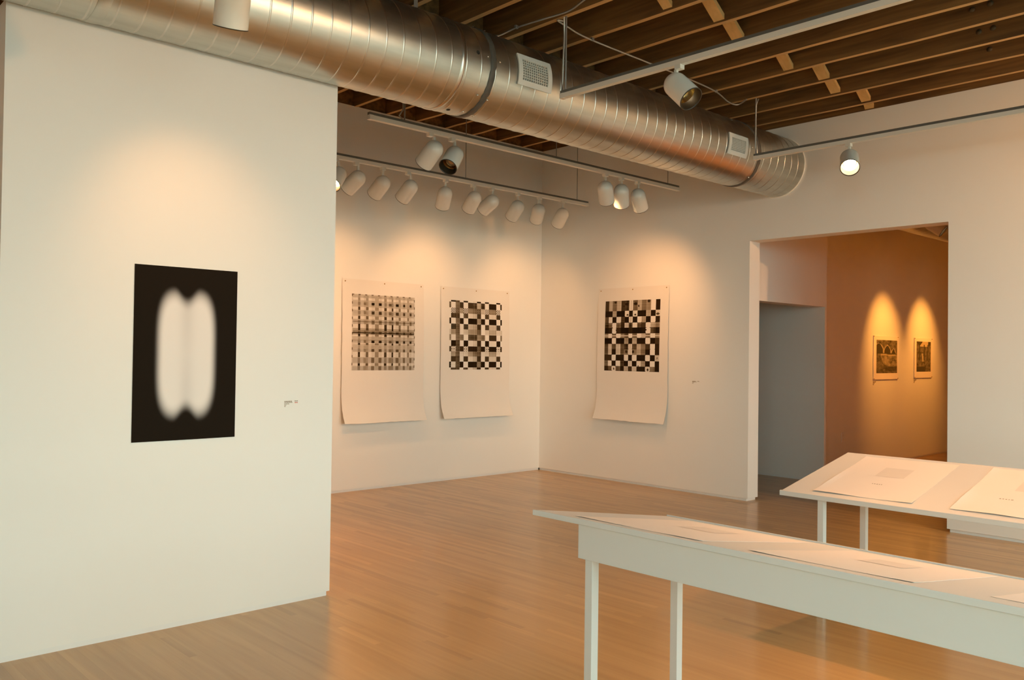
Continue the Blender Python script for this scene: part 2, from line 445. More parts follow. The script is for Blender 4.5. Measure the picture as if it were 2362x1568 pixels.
# ------------------------------------------------------------------ spiral duct
DV, DZ, DR = 4.234, 3.197, 0.277
DU0, DU1 = -2.5, 11.75
duct = empty('spiral_duct', (0, DV, DZ))
tag(duct, 'large round galvanised spiral duct running under the joists', 'duct')
def dpt(u, th, r=DR):
    """th in degrees: 0 faces the room, 90 is up; local to the duct axis"""
    t = math.radians(th); return (u, -r * math.cos(t), r * math.sin(t))
m = MB(); seg = 96; cuts = [DU0 + (DU1 - DU0) * i / 60 for i in range(61)]
vs = [dpt(u, 360 * k / seg) for u in cuts for k in range(seg)]
fs = [(i * seg + k, i * seg + (k + 1) % seg, (i + 1) * seg + (k + 1) % seg, (i + 1) * seg + k) for i in range(60) for k in range(seg)]
fs.append(tuple(60 * seg + k for k in range(seg)))
m.add(vs, fs); m.build('duct_pipe', GALV, duct, smooth=True, fix=True)
m = MB(); PITCH = 0.1165; nseg = 60
turns = (DU1 - DU0) / PITCH; tot = int(turns * nseg); vs = []; fs = []
prof = ((-0.0065, -0.001), (-0.0035, 0.0020), (0.0035, 0.0020), (0.0065, -0.001))
for i in range(tot + 1):
    th = 360 * i / nseg + 50; u = DU0 + PITCH * i / nseg
    for (du, dr) in prof: vs.append(dpt(u + du, -th, DR + dr))
for i in range(tot):
    for k in range(3): fs.append((4 * i + k, 4 * i + k + 1, 4 * i + k + 5, 4 * i + k + 4))
m.add(vs, fs); m.build('spiral_seam', GALV2, duct, smooth=True, fix=False)
def band(name, u, w, dr, mat, slant=0.0, wob=0.0, seed=0):
    m = MB(); n = 72; vs = []; r = random.Random(seed)
    for k in range(n):
        th = 360 * k / n; c = u + slant * math.cos(math.radians(th - 90))
        a = r.uniform(-wob, wob); b = r.uniform(-wob, wob)
        vs += [dpt(c - w / 2 + a, th, DR + 0.0005), dpt(c - w / 2 + 0.003 + a, th, DR + dr), dpt(c + w / 2 - 0.003 + b, th, DR + dr), dpt(c + w / 2 + b, th, DR + 0.0005)]
    fs = []
    for k in range(n):
        for j in range(3): fs.append((4 * k + j, 4 * k + j + 1, 4 * ((k + 1) % n) + j + 1, 4 * ((k + 1) % n) + j))
    m.add(vs, fs); return m.build(name, mat, duct, smooth=True, fix=True)
tag(band('joint_band', 3.52, 0.045, 0.006, MASTIC, 0, 0.004, 3), 'dark sealant band over a duct joint')
tag(band('joint_band', 6.60, 0.04, 0.006, MASTIC, -0.06, 0.004, 5), 'dark sealant band over a duct joint')
band('joint_collar', 1.285, 0.06, 0.003, GALV)
band('strap', 3.285, 0.032, 0.004, GALV2)
band('wall_collar', UW - 0.008, 0.014, 0.006, GRILLE)
sm = MB(); sm.lathe([(0.0, 0.006), (0.005, 0.005), (0.007, 0.0)], 8)
screw_me = sm.mesh('screw', True); screw_me.materials.append(GALV2)
for (u, th) in ((3.47, 62), (3.56, 60), (3.47, 5), (3.57, 3), (3.46, -45), (3.55, -48), (3.46, -78), (3.56, -82), (6.48, -2), (6.62, -55), (6.3, 47)):
    o = bpy.data.objects.new('screw', screw_me); COL.objects.link(o); o.parent = duct
    t = math.radians(th); o.location = dpt(u, th, DR + 0.004)
    o.rotation_euler = Vector((0, -math.cos(t), math.sin(t))).to_track_quat('Z', 'Y').to_euler()
hm = MB(); hm.lathe([(0.0, 0.0015), (0.013, 0.0015)], 16)
hole_me = hm.mesh('access_hole'); hole_me.materials.append(DARKHOLE)
for (u, th) in ((3.394, 6.6), (3.364, -83.7)):
    o = bpy.data.objects.new('access_hole', hole_me); COL.objects.link(o); o.parent = duct
    t = math.radians(th); o.location = dpt(u, th, DR)
    o.rotation_euler = Vector((0, -math.cos(t), math.sin(t))).to_track_quat('Z', 'Y').to_euler()
for u in (3.115, 5.79, 0.6):
    h = MB(); h.box((u - 0.014, -0.012, DR - 0.01), (u + 0.014, -0.009, ZR - DZ + 0.05)); h.build('hanger_strap', RODMAT, duct)
def register(u0, u1, t0, t1, label):
    """white supply grille whose flange follows the curve of the duct"""
    iu, it = 0.036, 7.0
    n = 12
    def patch(mb, ua, ub, ta, tb, r0, r1, mi=0):
        vs = []; k = max(2, int(abs(tb - ta) / 3) + 1)
        for i in range(k + 1):
            th = ta + (tb - ta) * i / k
            vs += [dpt(ua, th, r0), dpt(ub, th, r0), dpt(ub, th, r1), dpt(ua, th, r1)]
        fs = []
        for i in range(k):
            for j in range(4): fs.append((4 * i + j, 4 * i + (j + 1) % 4, 4 * i + 4 + (j + 1) % 4, 4 * i + 4 + j))
        fs += [(0, 1, 2, 3), tuple(4 * k + j for j in (3, 2, 1, 0))]
        mb.add(vs, fs, mi)
    f = MB(); R0, R1 = DR + 0.002, DR + 0.012
    patch(f, u0, u0 + iu, t0, t1, R0, R1); patch(f, u1 - iu, u1, t0, t1, R0, R1)
    patch(f, u0 + iu, u1 - iu, t0, t0 + it, R0, R1); patch(f, u0 + iu, u1 - iu, t1 - it, t1, R0, R1)
    fr = f.build('air_register', GRILLE, duct, fix=True); tag(fr, label)
    b = MB(); patch(b, u0 + iu, u1 - iu, t0 + it, t1 - it, R0, R0 + 0.001); b.build('register_throat', THROAT, fr, fix=True)
    g = MB()
    nu, nt_ = 12, 8
    for i in range(1, nu):
        u = u0 + iu + (u1 - u0 - 2 * iu) * i / nu; patch(g, u - 0.0018, u + 0.0018, t0 + it, t1 - it, R0 + 0.001, R0 + 0.007)
    for i in range(1, nt_):
        th = t0 + it + (t1 - t0 - 2 * it) * i / nt_; patch(g, u0 + iu, u1 - iu, th - 0.36, th + 0.36, R0 + 0.001, R0 + 0.005)
    g.build('register_grid', GRILLE, fr, fix=True)
register(3.728, 4.028, -17, 24, 'white curved air register nearer the camera')
register(6.125, 6.41, -24, 11, 'white curved air register at the far end of the duct')

# ------------------------------------------------------------------ lighting tracks
def track(name, p0, p1, label, rods, feed=None):
    """grey strut above a white two-circuit track; p0-p1 are on the underside"""
    p0 = Vector(p0); p1 = Vector(p1); d = (p1 - p0).normalized(); s = d.cross(Vector((0, 0, 1)))
    root = empty(name, p0); tag(root, label, 'lighting track')
    L = (p1 - p0).length
    def bar(nm, a, b, w0, w1, z0, z1, mat):
        m = MB(); vs = []
        for t in (a, b):
            for (w, z) in ((w0, z0), (w1, z0), (w1, z1), (w0, z1)): vs.append(d * t + s * w + Vector((0, 0, z)))
        m.add(vs, [(0, 1, 2, 3), (7, 6, 5, 4), (0, 4, 5, 1), (1, 5, 6, 2), (2, 6, 7, 3), (3, 7, 4, 0)])
        return m.build(nm, mat, root, fix=True)
    m = MB()
    for (w0, w1, z0, z1) in ((-0.018, -0.0085, 0, 0.030), (0.0085, 0.018, 0, 0.030), (-0.0085, 0.0085, 0.004, 0.030), (-0.006, 0.006, 0.0, 0.004)):
        vs = []
        for t in (0.03, L - 0.03):
            for (w, z) in ((w0, z0), (w1, z0), (w1, z1), (w0, z1)): vs.append(d * t + s * w + Vector((0, 0, z)))
        m.add(vs, [(0, 1, 2, 3), (7, 6, 5, 4), (0, 4, 5, 1), (1, 5, 6, 2), (2, 6, 7, 3), (3, 7, 4, 0)])
    m.build('track_channel', TRACKWHITE, root, fix=True)
    bar('end_cap', 0, 0.032, -0.019, 0.019, -0.002, 0.031, TRACKWHITE)
    bar('end_cap', L - 0.032, L, -0.019, 0.019, -0.002, 0.031, TRACKWHITE)
    bar('strut', 0.0, L - 0.005, -0.013, 0.013, 0.0305, 0.050, STRUT)
    for (t, z, r) in rods:
        m = MB(); q = d * t; m.tube([q + Vector((0, 0, 0.04)), q + Vector((0, 0, z - p0.z))], r, 8); m.build('hanging_rod', RODMAT, root)
    if feed:
        m = MB(); m.tube([Vector(q) - p0 for q in feed], 0.006, 8); m.build('feed_cable', CABLE, root, smooth=True)
    return root
ZT = 3.035
track('lighting_track', (3.367, 5.10, ZT), (7.012, 5.10, ZT), 'lighting track just behind the duct with five spotlights in two clusters',
      [(0.31, ZL + JD + 0.004, 0.006), (1.9, ZL + JD + 0.004, 0.004), (3.47, ZL + JD + 0.004, 0.004)],
      [(3.66, 5.10, ZT + 0.055), (3.63, 5.10, ZT + 0.075), (3.667, 5.105, ZT + 0.13), (3.667, 5.108, ZL)])
track('lighting_track', (2.3, 6.35, ZT), (7.066, 6.35, ZT), 'rear lighting track by the back wall with a long row of spotlights',
      [(0.6, ZL + JD + 0.004, 0.004), (3.008, ZL + JD + 0.004, 0.004), (4.59, ZL + JD + 0.004, 0.004)])
track('lighting_track', (4.005, 3.839, 3.05), (4.005, -2.6, 3.05), 'lighting track crossing the top of the picture under the joists',
      [(0.035, ZR + 0.005, 0.006), (3.2, ZR + 0.005, 0.006), (6.0, ZR + 0.005, 0.006)],
      [(4.005, 3.835, 3.10), (4.0, 3.825, 3.15), (3.99, 3.812, 3.3), (3.992, 3.808, 3.45), (3.99, 3.81, 3.57)])
track('lighting_track', (6.426, 3.90, 3.06), (6.426, -2.6, 3.06), 'lighting track in front of the right wall above the opening',
      [(0.012, ZR + 0.005, 0.006), (3.2, ZR + 0.005, 0.006), (6.0, ZR + 0.005, 0.006)],
      [(6.426, 3.885, 3.11), (6.42, 3.885, 3.16), (6.413, 3.882, 3.4), (6.418, 3.88, 3.52), (6.44, 3.875, 3.575)])
track('lighting_track', (1.58, 3.84, 3.05), (1.58, -2.6, 3.05), 'lighting track in front of the partition wall',
      [(0.1, ZR + 0.005, 0.006), (3.2, ZR + 0.005, 0.006)])
track('lighting_track', (9.6, 3.9, 3.05), (14.2, 3.9, 3.05), 'lighting track of the next gallery', [(0.3, 3.6, 0.006), (4.2, 3.6, 0.006)])

# spotlight heads, dome at the back, mouth along local -Z
RH, LH = 0.070, 0.150
sh = MB(); pr = [(0.0, RH)]
for a in (10, 20, 32, 45, 58, 70, 80, 90): pr.append((RH * math.sin(math.radians(a)), RH * math.cos(math.radians(a))))
pr += [(RH + 0.0005, -LH * 0.5), (RH + 0.0012, -LH + 0.004), (RH + 0.0012, -LH), (RH - 0.0025, -LH)]
sh.lathe(pr, 36); SHELL = sh.mesh('lamp_shell', True); SHELL.materials.append(LAMPWHITE)
bf = MB(); bf.lathe([(RH + 0.0016, -LH + 0.003), (RH + 0.0018, -LH - 0.001), (RH - 0.003, -LH - 0.001), (RH - 0.004, -LH + 0.006), (RH - 0.010, -LH + 0.055)], 36)
LIP = bf.mesh('baffle', True); LIP.materials.append(BAFFLE)
rf = MB(); rf.lathe([(RH - 0.010, -LH + 0.055), (RH - 0.018, -LH + 0.075), (0.030, -LH + 0.10), (0.0, -LH + 0.105)], 36)
REFL = rf.mesh('reflector', True); REFL.materials.append(REFLECTOR)
bl = MB(); bl.lathe([(0.0, -LH + 0.050), (0.026, -LH + 0.054), (0.042, -LH + 0.066), (0.046, -LH + 0.078)], 28)
LENS = {}
bd = MB(); bd.lathe([(0.0, -LH + 0.078), (0.010, -LH + 0.080), (0.014, -LH + 0.090)], 20)
for k, mt in ((True, BULB_ON), (False, BULB_OFF), ('dim', BULB_ON)):
    LENS[k] = (bd if k == 'dim' else bl).mesh('lamp_face', True); LENS[k].materials.append(mt)
ad = MB(); ad.box((-0.020, -0.020, -0.022), (0.020, 0.020, 0.006)); ADAPT = ad.mesh('track_adapter'); ADAPT.materials.append(LAMPWHITE)
st = MB(); st.box((-0.009, -0.009, -1.0), (0.009, 0.009, 0.0)); STEM = st.mesh('stem'); STEM.materials.append(LAMPWHITE)
def spot(stem, dome, aim, label, group=None, lit=True, power=0.0, cone=60, blend=1.0, at=None, col=LAMP, lens_on=None, soft=0.03):
    root = empty('track_spotlight', stem); tag(root, label, 'spotlight', group)
    def put(nm, me, loc=(0, 0, 0), rot=None, sc=None):
        o = bpy.data.objects.new(nm, me); COL.objects.link(o); o.parent = root
        o.location = loc
        if rot is not None: o.rotation_mode = 'QUATERNION'; o.rotation_quaternion = rot
        if sc: o.scale = sc
        return o
    put('track_adapter', ADAPT)
    d = Vector(dome) - Vector(stem)
    # stem hangs straight from the adapter; the dome sits under it
    top = d + Vector((0, 0, RH * 0.8))
    put('stem', STEM, (d.x, d.y, -0.02), None, (1, 1, max(0.02, -0.02 - top.z)))
    a = Vector(aim).normalized(); q = (-a).to_track_quat('Z', 'Y')
    s = put('lamp_shell', SHELL, d, q)
    put('baffle', LIP, d, q); put('reflector', REFL, d, q)
    put('lamp_face', LENS[lit if lens_on is None else lens_on], d, q)
    if power:
        ld = bpy.data.lights.new('lamp_light', 'SPOT'); ld.energy = power; ld.color = col
        ld.spot_size = math.radians(cone); ld.spot_blend = blend; ld.shadow_soft_size = soft
        lo = bpy.data.objects.new('lamp_light', ld); COL.objects.link(lo); lo.parent = root
        lo.location = d + a * (LH - 0.02)
        b = a if at is None else (Vector(at) - (Vector(dome) + a * LH)).normalized()
        lo.rotation_mode = 'QUATERNION'; lo.rotation_quaternion = b.to_track_quat('-Z', 'Y')
    return root
GD = 'spotlights on the rear track'
PD = 26.0 * PW['rear']
zst = ZT - 0.003
rear = [  # u of stem, dome, aim, label, power
 (3.87, (3.899, 6.35, 2.904), (-0.59, -0.35, -0.72), 'white spotlight half hidden by the partition edge, its lamp glowing', 40.0 * PW['d0'], True),
 (4.073, (4.092, 6.35, 2.899), (-0.233, 0.788, -0.57), 'first whole white spotlight beside the partition on the rear track', PD, False),
 (4.352, (4.351, 6.35, 2.894), (-0.01, 0.834, -0.552), 'rear-track spotlight right of the one beside the partition', PD, False),
 (4.626, (4.653, 6.35, 2.902), (-0.035, 0.788, -0.615), 'rear-track spotlight just left of the two big lamps of the front cluster', PD, False),
 (5.066, (5.058, 6.35, 2.897), (0.337, 0.687, -0.644), 'lone rear-track spotlight below the two-lamp cluster of the nearer track', PD, False),
 (5.406, (5.422, 6.35, 2.904), (0.153, 0.777, -0.611), 'left one of the two touching spotlights on the rear track', PD, False),
 (5.646, (5.653, 6.35, 2.902), (-0.036, 0.891, -0.453), 'strongly tilted spotlight, right one of the touching pair on the rear track', PD * 0.6, False),
 (6.002, (6.0, 6.35, 2.891), (0.194, 0.8, -0.568), 'third spotlight from the right end of the rear track', PD * 0.15, False),
 (6.311, (6.302, 6.35, 2.895), (0.473, 0.707, -0.525), 'second spotlight from the right end, hanging before the room corner', PD, False),
 (6.655, (6.66, 6.35, 2.897), (0.276, 0.747, -0.605), 'last spotlight at the right end of the rear track', PD, False)]
for (u, dm, am, lb, pw, on) in rear:
    spot((u, 6.35, zst), dm, am, lb, GD, True, pw, 110 if on else 84, 1.0, lens_on=True, soft=0.12 if on else 0.03, at=None if on else tuple(Vector(dm) + 1.5 * Vector((am[0], am[1], am[2] - 0.17))))
for (u, lb, at) in ((3.35, 'added fill spotlight of the rear track behind the partition, aimed at the floor', (5.2, 5.6, 0)), (2.75, 'leftmost fill spotlight added to the rear track, hidden by the partition', (4.2, 6.6, 0))):  # lamps added out of view to raise warm ambient light in the rear bay
    spot((u, 6.35, zst), (u, 6.35, 2.90), (0.6, -0.2, -0.75), lb, GD, True, 60.0 * PW['rearfill'], 120, 1.0, at=at, soft=0.12)
GC = 'spotlights on the track behind the duct'
spot((3.911, 5.10, zst), (3.951, 5.1, 2.92), (-0.039, 0.795, -0.606), 'left big white spotlight of the two-lamp cluster below the duct', GC, True, 40.0 * PW['c1'], 66)
spot((4.123, 5.10, zst), (4.149, 5.1, 2.911), (-0.62, -0.25, -0.74), 'right big spotlight of the two-lamp cluster, showing its dark mouth', GC, False, 0)
spot((5.907, 5.10, zst), (5.905, 5.1, 2.904), (0.647, 0.42, -0.636), 'left spotlight of the three-lamp cluster by the right wall', GC, True, 30.0 * PW['cluster'], 100)
spot((6.131, 5.10, zst), (6.132, 5.1, 2.908), (0.563, 0.437, -0.701), 'middle spotlight of the three-lamp cluster by the right wall', GC, True, 25.0 * PW['cluster'], 90)
spot((6.366, 5.10, zst), (6.377, 5.1, 2.901), (0.67, 0.28, -0.688), 'right spotlight of the three-lamp cluster by the right wall', GC, True, 44.0 * PW['cluster'], 80, at=(UW, 5.72, 1.85))
GE = 'spotlights on the cross tracks'
spot((4.005, 2.915, 3.048), (4.005, 2.937, 2.942), (-0.042, -0.721, -0.692), 'big white spotlight hanging below the joists with its mouth towards the window side', GE, 'dim', 60.0 * PW['e1'], 80)
spot((6.426, 3.077, 3.058), (6.426, 3.071, 2.946), (-0.678, -0.351, -0.646), 'glowing spotlight facing the camera before the right wall', GE, True, 20.0 * PW['glow'], 80)
spot((1.58, 3.36, 3.048), (1.555, 3.36, 2.88), (0.12, 0.45, -1.0), 'white spotlight cut off by the top edge above the partition', GE, True, 45.0 * PW['part'], 70, at=(1.80, VP, 1.80))
spot((1.58, 3.02, 3.048), (1.58, 3.02, 2.925), (-0.1, 0.3, -0.95), 'white spotlight whose rim just dips into the top edge', GE, True, 0)
spot((4.005, 0.0, 3.048), (4.005, 0.0, 2.94), (-0.5, 0.75, -0.4), 'unseen fill spotlight added to the cross track, washing the partition', GE, True, 100.0 * PW['partfill'], 64, at=(1.75, VP, 1.95), soft=0.10)  # added lamp beyond the frame, brightens the partition evenly
# lamps further along the cross tracks, beyond the frame: two on the tables, two added as warm fill on the walls around
spot((4.005, 0.35, 3.048), (4.005, 0.35, 2.94), (-0.55, 0.35, -0.8), 'spotlight of the cross track aimed at the nearest table', GE, True, 60.0 * PW['table'], 80, at=(2.7, 1.3, 0.7))
spot((6.426, 1.2, 3.058), (6.426, 1.2, 2.946), (-0.5, 0.1, -0.8), 'spotlight of the right track aimed at the far table', GE, True, 60.0 * PW['table2'], 80, at=(4.8, 1.7, 0.7))
spot((6.426, -0.5, 3.058), (6.426, -0.5, 2.946), (0.5, 0.5, -0.7), 'fill spotlight added to the right track, aimed at the right wall', GE, True, 60.0 * PW['fillr'], 130, at=(UW, 1.7, 2.35))
spot((1.58, 1.2, 3.048), (1.58, 1.2, 2.94), (-0.75, 0.2, -0.6), 'fill spotlight added to the partition track, aimed at the left end wall', GE, True, 60.0 * PW['filll'], 100, at=(-2.5, 2.0, 1.4))
GN = 'spotlights of the next gallery'
spot((11.3, 3.9, 3.048), (11.3, 3.9, 2.94), (0.15, 0.6, -0.75), 'spotlight of the next gallery aimed at the left small print', GN, True, 300.0 * PW['next'], 52, at=(11.5, 4.996, 1.5), col=LAMP_NEXT)
spot((12.6, 3.9, 3.048), (12.6, 3.9, 2.94), (0.15, 0.6, -0.75), 'spotlight of the next gallery aimed at the right small print', GN, True, 300.0 * PW['next'], 52, at=(12.75, 4.996, 1.5), col=LAMP_NEXT)

spot((10.2, 3.9, 3.048), (10.2, 3.9, 2.94), (0.2, -0.8, -0.6), 'unseen fill spotlight added to the next gallery, aimed away from the small prints', GN, True, 100.0 * PW['nextfill'], 100, at=(10.5, 0.5, 0.5), col=LAMP_NEXT)  # added lamp, its bounce gives the next gallery warm ambient light

# armoured cables clipped under the joists
def cable(label, pts, clips):
    root = empty('armoured_cable', pts[0]); tag(root, label, 'cable')
    P = [Vector(q) for q in pts]; out = []
    for i in range(len(P) - 1):
        p0, p1, p2, p3 = P[max(i - 1, 0)], P[i], P[i + 1], P[min(i + 2, len(P) - 1)]
        for k in range(8):
            t = k / 8; out.append(0.5 * ((2 * p1) + (p2 - p0) * t + (2 * p0 - 5 * p1 + 4 * p2 - p3) * t * t + (3 * p1 - p0 - 3 * p2 + p3) * t ** 3))
    out.append(P[-1])
    m = MB(); m.tube([q - P[0] for q in out], 0.006, 8); m.build('cable_sheath', CABLE, root, smooth=True)
    for c in clips:
        m = MB(); c = Vector(c) - P[0]; m.box(c + Vector((-0.012, -0.008, -0.009)), c + Vector((0.012, 0.008, 0.013))); m.build('clip', RODMAT, root, bevel=0.002)
cable('pale cable rising from behind the duct to the top edge', [(3.89, 4.45, 3.60), (3.89, 4.33, 3.56), (3.87, 4.13, 3.555), (3.90, 3.92, 3.56), (3.92, 3.71, 3.56), (3.87, 3.54, 3.56), (3.75, 3.2, 3.565)], [(3.87, 4.13, 3.558)])
cable('pale cable slung across the joists to the right track', [(4.03, 3.86, 3.57), (3.99, 3.868, 3.565), (4.11, 3.89, 3.56), (4.37, 3.93, 3.558), (5.05, 3.94, 3.558), (5.56, 3.95, 3.558), (5.96, 3.98, 3.558), (6.27, 4.06, 3.555), (6.40, 4.05, 3.555), (6.38, 3.95, 3.575)], [(4.40, 3.93, 3.562), (5.98, 3.985, 3.562)])

# ------------------------------------------------------------------ prints
def grid_mesh(name, f, img, smooth_col=False):
    """f(s, t) -> point, s across 0..1, t down 0..1; img rows x cols x 3 in linear colour"""
    H, W = img.shape[:2]
    S, T = np.meshgrid(np.linspace(0, 1, W + 1), np.linspace(0, 1, H + 1))
    vs = [f(s, t) for s, t in zip(S.ravel(), T.ravel())]
    fs = []
    for j in range(H):
        for i in range(W):
            a = j * (W + 1) + i; fs.append((a, a + W + 1, a + W + 2, a + 1))
    me = bpy.data.meshes.new(name); me.from_pydata(vs, [], fs); me.update()
    if smooth_col:
        ca = me.color_attributes.new('ink', 'FLOAT_COLOR', 'POINT')
        pad = np.pad(img, ((0, 1), (0, 1), (0, 0)), mode='edge')
        c = np.concatenate([pad.reshape(-1, 3), np.ones(((H + 1) * (W + 1), 1))], 1)
    else:
        ca = me.color_attributes.new('ink', 'FLOAT_COLOR', 'CORNER')
        c = np.repeat(np.concatenate([img.reshape(-1, 3), np.ones((H * W, 1))], 1), 4, axis=0)
    ca.data.foreach_set('color', c.astype(np.float32).ravel())
    return me

PAPERC = np.array((0.84, 0.80, 0.74)); INKC = np.array((0.007, 0.004, 0.0014))
def tone(g):
    g = np.clip(g, 0, 1)[..., None] ** np.array((1.15, 1.32, 1.6)); return INKC * (1 - g) + PAPERC * g

def from_table(cb, rb, tab, W, H, seed, side=None):
    """woven blocks: column bounds, row bounds, grey of each block, streaks along and across"""
    rg = np.random.RandomState(seed)
    xs = (np.arange(W) + 0.5) / W; ys = (np.arange(H) + 0.5) / H
    ci = np.clip(np.searchsorted(cb, xs, side='right') - 1, 0, len(cb) - 2)
    ri = np.clip(np.searchsorted(rb, ys, side='right') - 1, 0, len(rb) - 2)
    tab = np.array(tab, float); g = tab[ri][:, ci].copy()
    mid = (g > 0.1) & (g < 0.9)
    streak = 0.045 * rg.randn(W)[None, :] + 0.03 * rg.randn(H)[:, None]
    g = g + np.where(mid, streak, 0.3 * streak * (g < 0.5) * 0.3)
    return g, ri, ci, xs, ys

def img_print3():
    cb = [0, .033, .115, .19, .265, .35, .435, .515, .59, .67, .75, .892, .972, 1.0]
    rb = [0, .025, .107, .185, .253, .339, .417, .496, .578, .66, .738, .81, .888, .966, 1.0]
    t = [[1, .05, .2, 1, .05, 1, .9, .05, 1, .05, 1, .05, 1],
         [.2, 1, .3, .1, 1, .1, .12, .6, .12, 1, .04, 1, .1],
         [1, .5, .25, .5, .5, .38, .25, .2, .7, .5, .35, .5, 1],
         [1, .12, .12, 1, .15, .88, .72, .1, 1, .12, .82, .1, 1],
         [.03, .98, .3, .04, 1, .03, .03, .45, .04, 1, .03, 1, .03],
         [1, .05, .2, .95, .06, .7, .55, .08, 1, .06, .7, .05, 1],
         [.8, .5, .25, .95, .75, .5, .45, .2, 1, .8, .6, .85, .8],
         [.4, .95, .3, .32, 1, .15, .12, .4, .3, 1, .08, 1, .3],
         [1, .03, .15, 1, .03, .92, .75, .06, 1, .03, .92, .03, 1],
         [.08, .8, .18, .08, .8, .05, .04, .18, .04, .8, .03, .85, .08],
         [1, .5, .2, .85, .8, .5, .25, .15, .9, .8, .5, .85, 1],
         [1, .1, .15, .95, .1, .85, .65, .08, .95, .1, .8, .1, 1],
         [.03, .95, .2, .03, 1, .03, .03, .35, .03, 1, .03, 1, .03],
         [1, .15, .15, 1, .15, .9, .6, .05, 1, .1, .8, .1, 1]]
    W, H = 130, 130
    g, ri, ci, xs, ys = from_table(cb, rb, t, W, H, 4)
    J, I = np.meshgrid(np.arange(H), np.arange(W), indexing='ij')
    chk = ((I // 2 + J // 2) % 2).astype(float)
    R = np.broadcast_to(ri[:, None], g.shape); Cc = np.broadcast_to(ci[None, :], g.shape)
    white = np.isin(Cc, (1, 4, 9, 11))
    k = (R == 2) & white; g = np.where(k, 0.12 + 0.85 * chk, g)
    k = (R == 9) & white; g = np.where(k & (((I % 5) < 2) & ((J % 5) < 2)), 0.1, g)
    k = (R == 5) & white; g = np.where(k & ((I % 3 == 0) & (J % 3 == 0)), 0.55, g)
    k = np.isin(R, (2, 4, 9, 12)) & np.isin(Cc, (2, 7)); g = np.where(k, g * (0.6 + 0.7 * chk), g)
    k = (R == 12) & (Cc == 1) & ((I % 4 == 0) & (J % 4 == 0)); g = np.where(k, 0.5, g)
    return tone(g)

def img_print4():
    cb = [0, .066, .141, .216, .30, .366, .446, .516, .60, .676, .756, .836, .925, 1.0]
    rb = [0, .1455, .2276, .3134, .388, .466, .53, .616, .69, .769, .851, .933, 1.0]
    t = [[.10, .58, .25, .62, .10, .14, .95, .24, .58, .28, .40, 1, .04],
         [.03, .03, .52, .02, .02, .95, .03, .95, .03, .03, .58, .03, .78],
         [.2, .95, .03, .95, .12, .03, .92, .03, 1, .5, .03, 1, .05],
         [.12, .22, 1, .25, .06, .82, .12, .95, .16, .1, 1, .6, .35],
         [.03, .05, 1, .07, .02, .02, .05, .02, .02, .03, 1, .12, .03],
         [.45, 1, .2, 1, .4, .2, 1, .25, 1, .7, .25, 1, .4],
         [.02, .02, 1, .03, .02, .52, .03, .62, .03, .03, 1, .03, .1],
         [.18, .75, .15, .78, .2, .12, .95, .15, .65, .35, .1, 1, .05],
         [.2, .7, .03, .74, .2, .35, .95, .38, .56, .3, .03, 1, .05],
         [.08, .08, 1, .04, .04, .95, .03, 1, .03, .03, 1, .03, .72],
         [.3, 1, .04, 1, .12, .03, .95, .03, .95, .5, .03, 1, .03],
         [.06, .15, .95, .2, .04, .65, .08, .78, .04, .04, .9, .3, .03]]
    W, H = 130, 130
    g, ri, ci, xs, ys = from_table(cb, rb, t, W, H, 9)
    X, Y = np.meshgrid(xs, ys)
    R = np.broadcast_to(ri[:, None], g.shape); Cc = np.broadcast_to(ci[None, :], g.shape)
    g = np.where((np.abs(X - .482) < .006) & np.isin(R, (0, 2, 7, 8, 10)), 0.45, g)       # thin centre line
    g = np.where((np.abs(Y - .498) < .007), np.maximum(g, 0.75), g)                        # bright line of the middle row
    # rounded corners of the light blocks
    for r in range(12):
        for c in range(13):
            if t[r][c] >= .9:
                x0, x1, y0, y1 = cb[c], cb[c + 1], rb[r], rb[r + 1]
                dx = np.minimum(X - x0, x1 - X); dy = np.minimum(Y - y0, y1 - Y)
                k = (dx > 0) & (dy > 0) & (dx < .013) & (dy < .013) & ((.013 - dx) ** 2 + (.013 - dy) ** 2 > .013 ** 2)
                g = np.where(k, 0.08, g)
    def blob(x, y, rx, ry, val):
        return np.where(((X - x) / rx) ** 2 + ((Y - y) / ry) ** 2 < 1, val, g)
    for (x, y, rx, ry, val) in ((.19, .02, .022, .016, .05), (.80, .02, .025, .02, .06), (.40, .05, .03, .02, .04), (.56, .05, .035, .02, .04), (.62, .083, .014, .016, .05), (.345, .08, .018, .014, .06),
                                (.42, .205, .02, .012, .12), (.56, .205, .02, .012, .12), (.216, .42, .012, .014, .05), (.756, .42, .012, .014, .05),
                                (.41, .725, .02, .022, .05), (.535, .725, .02, .022, .05), (.18, .97, .012, .016, .08), (.80, .975, .014, .02, .08), (.63, .925, .01, .012, .05), (.96, .20, .03, .014, .12), (.965, .81, .012, .012, .3)):
        g = blob(x, y, rx, ry, val)
    return tone(g)

